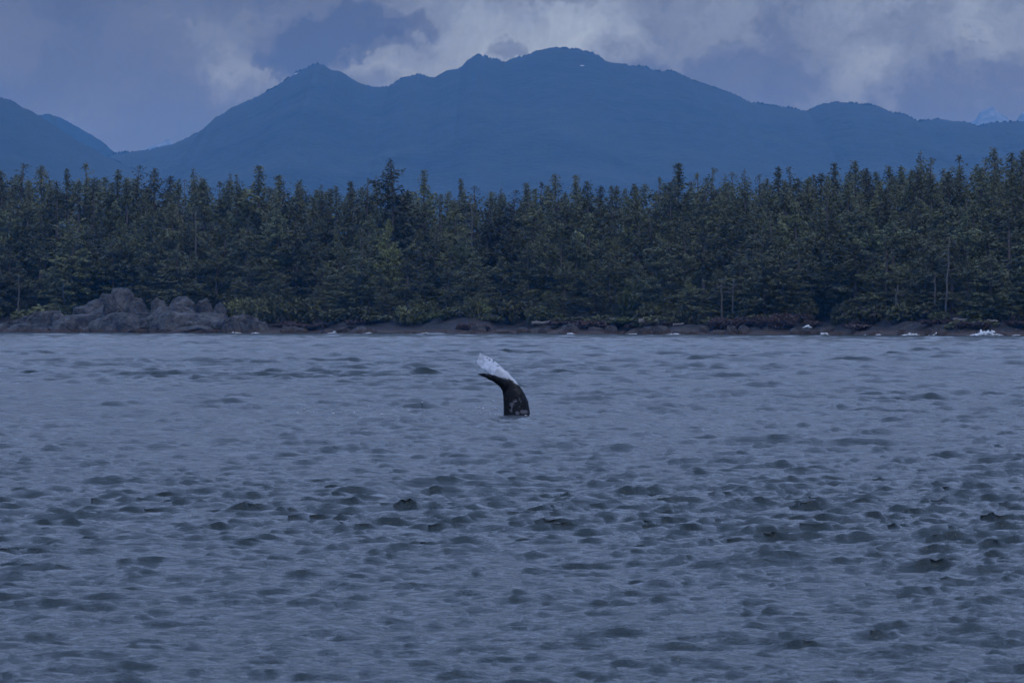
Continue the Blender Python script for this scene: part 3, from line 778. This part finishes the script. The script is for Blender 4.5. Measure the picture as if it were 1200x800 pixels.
for k, (px, py, wpx, h, lab) in enumerate(SURF):
    a = (px - 600) / F; h *= (.66 if px == 1155 else .55 if px in (946, 1098, 1068) else .40); D = float(shore_dist(np.array(a))) - (2.2 if px != 946 else 4.4); x0 = a * D; wm = wpx / F * D
    rs = np.random.RandomState(900 + k); it = []
    for i in range(int(18 + wpx * 2.2)):
        q = rs.uniform(-1, 1); env = (1 - abs(q) ** 1.6) * (.45 + .55 * rs.rand())
        hh_ = h * env * (1.0 if abs(q) < .45 else .5)
        it.append((x0 + q * wm / 2, D + rs.uniform(-1.6, .9), rs.uniform(0, .9) * hh_ + (1.5 if px == 946 else .03), rs.uniform(.06, .32) * (.6 + .5 * h), rs.uniform(.1, .35), .05 + .26 * hh_ * rs.rand()))
    tag(link('breaking_wave', foam_blobs(it, k), None, m_foam), lab, 'wave', 'white surf along the shore')
# foam flecks drifting left of the tail
rs = np.random.RandomState(77); it = []
for i in range(150):
    px = rs.normal(470, 55) if i > 60 else rs.normal(560, 26); py = rs.normal(481, 4.5) - .012 * (px - 470)
    if px > 596: continue
    D = CAM_H * F / (py - HORIZON); x = (px - 600) / F * D; r_ = .006 + .014 * rs.rand() ** 2
    it.append((x, D, 0, r_ * rs.uniform(1, 3.0), r_ * 1.2, r_ * .7))
arr = np.array(it); wv = wave_at(arr[:, 0], arr[:, 1]); arr[:, :3] += wv; arr[:, 2] += .01
tag(link('foam_flecks', foam_blobs([tuple(r_) for r_ in arr], 5), None, m_foam), 'white foam flecks scattered on the water left of the whale tail', 'foam', None, 'stuff')

# ------------------------------------------------------------------ the whale's tail
WS = CAM_H / (487 - HORIZON); WD_ = WS * F       # metres per pixel and distance at the tail
def wp(px, py, y=0.0): return np.array(((px - 605) * WS, y, (487 - py) * WS))
def loft(sections, n=20):
    V = []; Fc = []
    for (c, ax, ay, wv_, d) in sections:
        for k in range(n):
            an = 2 * math.pi * k / n
            V.append(c + ax * wv_ * math.cos(an) + ay * d * math.sin(an))
    for i in range(len(sections) - 1):
        for k in range(n):
            k2 = (k + 1) % n; Fc.append((i * n + k, i * n + k2, (i + 1) * n + k2, (i + 1) * n + k))
    c0 = len(V); V.append(sections[0][0]); V.append(sections[-1][0])
    T = [(a, b, c) for (a, b, c, d) in Fc] + [(a, c, d) for (a, b, c, d) in Fc]
    for k in range(n):
        k2 = (k + 1) % n; T.append((c0, k2, k)); m = (len(sections) - 1) * n; T.append((c0 + 1, m + k, m + k2))
    return V, T
def blade(stations):
    """fluke from root to tip: each station = (front edge point, back edge point, thickness)"""
    secs = []
    for (p, q, th) in stations:
        c = (p + q) / 2; ax = (p - q) / 2; L = np.linalg.norm(ax); ax = ax / L
        up = np.cross(ax, secs_dir); up /= np.linalg.norm(up)
        secs.append((c, ax, up, L, th))
    return loft(secs, 18)
ped = []
for (l, r_, y_, d) in (((588, 520), (634, 510), 0, .34), ((589, 503), (627, 499), 0, .31), ((590, 489), (621.5, 485), 0, .27), ((590, 474), (619, 470), 0, .22), ((589.5, 464), (615, 461), .0, .18),
                       ((588, 455), (609.5, 452.5), .02, .14), ((585.5, 449), (603, 444.5), .03, .11), ((579, 444), (594, 435), .05, .07), ((574, 441), (584, 430), .06, .04)):
    p, q = wp(*l), wp(*r_); c = (p + q) / 2; c[1] = y_; ax = q - p; L = np.linalg.norm(ax) / 2
    ped.append((c, ax / (2 * L), np.array((0, 1.0, 0)), L, d))
parts = [loft(ped, 22)]
secs_dir = np.array((-.75, .62, .25))
parts.append(blade([(wp(590, 455, .02), wp(606, 449, .05), .10), (wp(583, 447, .20), wp(598, 440.5, .22), .085), (wp(575, 440, .42), wp(589.5, 431.5, .40), .065),
                    (wp(567, 434.5, .66), wp(581, 424, .60), .05), (wp(562.5, 431, .86), wp(575.5, 420, .80), .035), (wp(558.6, 428, .98), wp(569.5, 416.2, .95), .026), (wp(558.3, 424.5, 1.04), wp(564, 414.6, 1.04), .02), (wp(559.5, 419, 1.06), wp(561.6, 413, 1.06), .012)]))
secs_dir = np.array((-.8, -.6, .1))
parts.append(blade([(wp(592, 463, 0), wp(598, 446, 0), .11), (wp(586, 453.5, -.14), wp(591, 444, -.12), .085), (wp(578.5, 447.2, -.34), wp(583, 440.4, -.30), .06),
                    (wp(571, 443.3, -.55), wp(574, 437.6, -.50), .045), (wp(565, 440.8, -.74), wp(566.5, 436.6, -.72), .03), (wp(561.3, 438.6, -.86), wp(561.2, 436.6, -.86), .015)]))
VV = []; TT = []
for V, T in parts:
    o = len(VV); VV += list(V); TT += [tuple(i + o for i in f) for f in T]
tmp = bpy.data.objects.new('whale_tail', mesh_np('whale_raw', np.array(VV), np.array(TT))); COL.objects.link(tmp)
md = tmp.modifiers.new('r', 'REMESH'); md.mode = 'VOXEL'; md.voxel_size = .017; md.use_smooth_shade = True
ms = tmp.modifiers.new('s', 'SMOOTH'); ms.factor = .5; ms.iterations = 4
dg = bpy.context.evaluated_depsgraph_get(); dg.update()
wm_ = bpy.data.meshes.new_from_object(tmp.evaluated_get(dg)); wm_.name = 'whale_tail'
bpy.data.objects.remove(tmp)
nv = len(wm_.vertices); co = np.empty(nv * 3, np.float32); wm_.vertices.foreach_get('co', co); co = co.reshape(-1, 3)
for i in range(nv):                     # ragged, nicked edges and uneven skin
    p = Vector(co[i]); k = min(1.0, max(0.0, (co[i, 2] - .95) / .4))
    nz = mnoise.noise(p * 7.0) * .020 + mnoise.noise(p * 15.0) * .010
    co[i, 2] += nz * k; co[i, 0] += mnoise.noise(p * 8.0 + Vector((9, 3, 1))) * .03 * k
wm_.vertices.foreach_set('co', co.ravel()); wm_.update()
PX = co[:, 0] / WS + 605; PY = 487 - co[:, 2] / WS
# colour masks: the raised fluke is pale, the stalk and the other fluke are black
edge = np.interp(PX, [555, 559, 566, 575, 585, 593, 600, 606, 612], [431, 431, 435, 440.5, 444.5, 448.5, 452, 458, 470])
dk = np.zeros(nv)
for cx, cy, sx, sy in ((568, 416, 2.2, 1.6), (573.5, 421.5, 2.0, 2.2), (578, 423.5, 1.6, 1.6), (583.5, 428.5, 3, 1.3), (571, 419.5, 1.2, 1.2)):
    dk = np.maximum(dk, np.exp(-((PX - cx) / sx) ** 2 - ((PY - cy) / sy) ** 2))
pale = (1 - .66 * dk) * np.clip((edge - PY + 1.2) / 6.0, 0, 1) * np.clip((611 - PX) / 7, 0, 1) * np.clip((co[:, 1] + .10) / .1, 0, 1)
patch = np.zeros(nv)
for cx, cy, sx, sy in ((605, 468, 4.5, 5.5), (600, 477, 4, 6), (609, 473, 3, 4), (604, 484, 5, 3), (614, 482, 5, 2.5)):
    patch = np.maximum(patch, np.exp(-((PX - cx) / sx) ** 2 - ((PY - cy) / sy) ** 2))
for nm_, arr_ in (('pale', pale), ('patch', patch)):
    at_ = wm_.attributes.new(nm_, 'FLOAT', 'POINT'); at_.data.foreach_set('value', arr_.astype(np.float32))
m_wh, t, bs = material('whale_skin')
P = t.n('ShaderNodeTexCoord').outputs['Object']
a1 = t.n('ShaderNodeAttribute', attribute_name='pale').outputs['Fac']; a2 = t.n('ShaderNodeAttribute', attribute_name='patch').outputs['Fac']
n1 = t.noise(P, 4.5, 4, .55); n2 = t.noise(P, 18, 3, .55)
mot = t.ramp(n1, [(.30, (.36, .38, .42)), (.48, (.48, .51, .55)), (.66, (.60, .62, .66))])
blk = t.mix(t.maprange(n2, .58, .72), (.006, .007, .009), (.05, .055, .065))
fac2 = t.maprange(t.math('MULTIPLY', a2, t.maprange(n1, .38, .60)), .22, .6, 0, .85)
c = t.mix(fac2, blk, (.12, .12, .14))
c = t.mix(t.maprange(t.math('ADD', a1, t.math('MULTIPLY', t.math('SUBTRACT', n2, .5), .5)), .3, .65), c, mot)
t.put(bs.inputs['Base Color'], c)
t.put(bs.inputs['Roughness'], t.maprange(n2, .3, .7, .22, .42)); bs.inputs['Specular IOR Level'].default_value = .13
t.put(bs.inputs['Normal'], t.bump(n2, .25, .02))
wx, wy = (605 - 600) / F * WD_, WD_
wt = link('whale_tail', wm_, None, m_wh); wt.location = (wx, wy, 0)
tag(wt, 'black whale tail with one pale fluke raised out of the choppy sea', 'whale')
# white water where the stalk leaves the sea
rs = np.random.RandomState(31); it = []
for i in range(22):
    an = rs.uniform(0, 6.28); x = wx + math.cos(an) * .50 + rs.randn() * .07 - (.25 * rs.rand() if i < 50 else 0); y = wy + math.sin(an) * .40 - .12 + rs.randn() * .08
    r_ = rs.uniform(.008, .022); it.append((x, y, 0, r_ * rs.uniform(1, 2.2), r_, r_ * .6))
arr = np.array(it); wv = wave_at(arr[:, 0], arr[:, 1]); arr[:, 2] += wv[:, 2] + .02
tag(link('foam_ring', foam_blobs([tuple(r_) for r_ in arr], 6), None, m_foam), 'thin white foam where the whale tail leaves the water', 'foam', None, 'stuff')
print('trees', ntree)
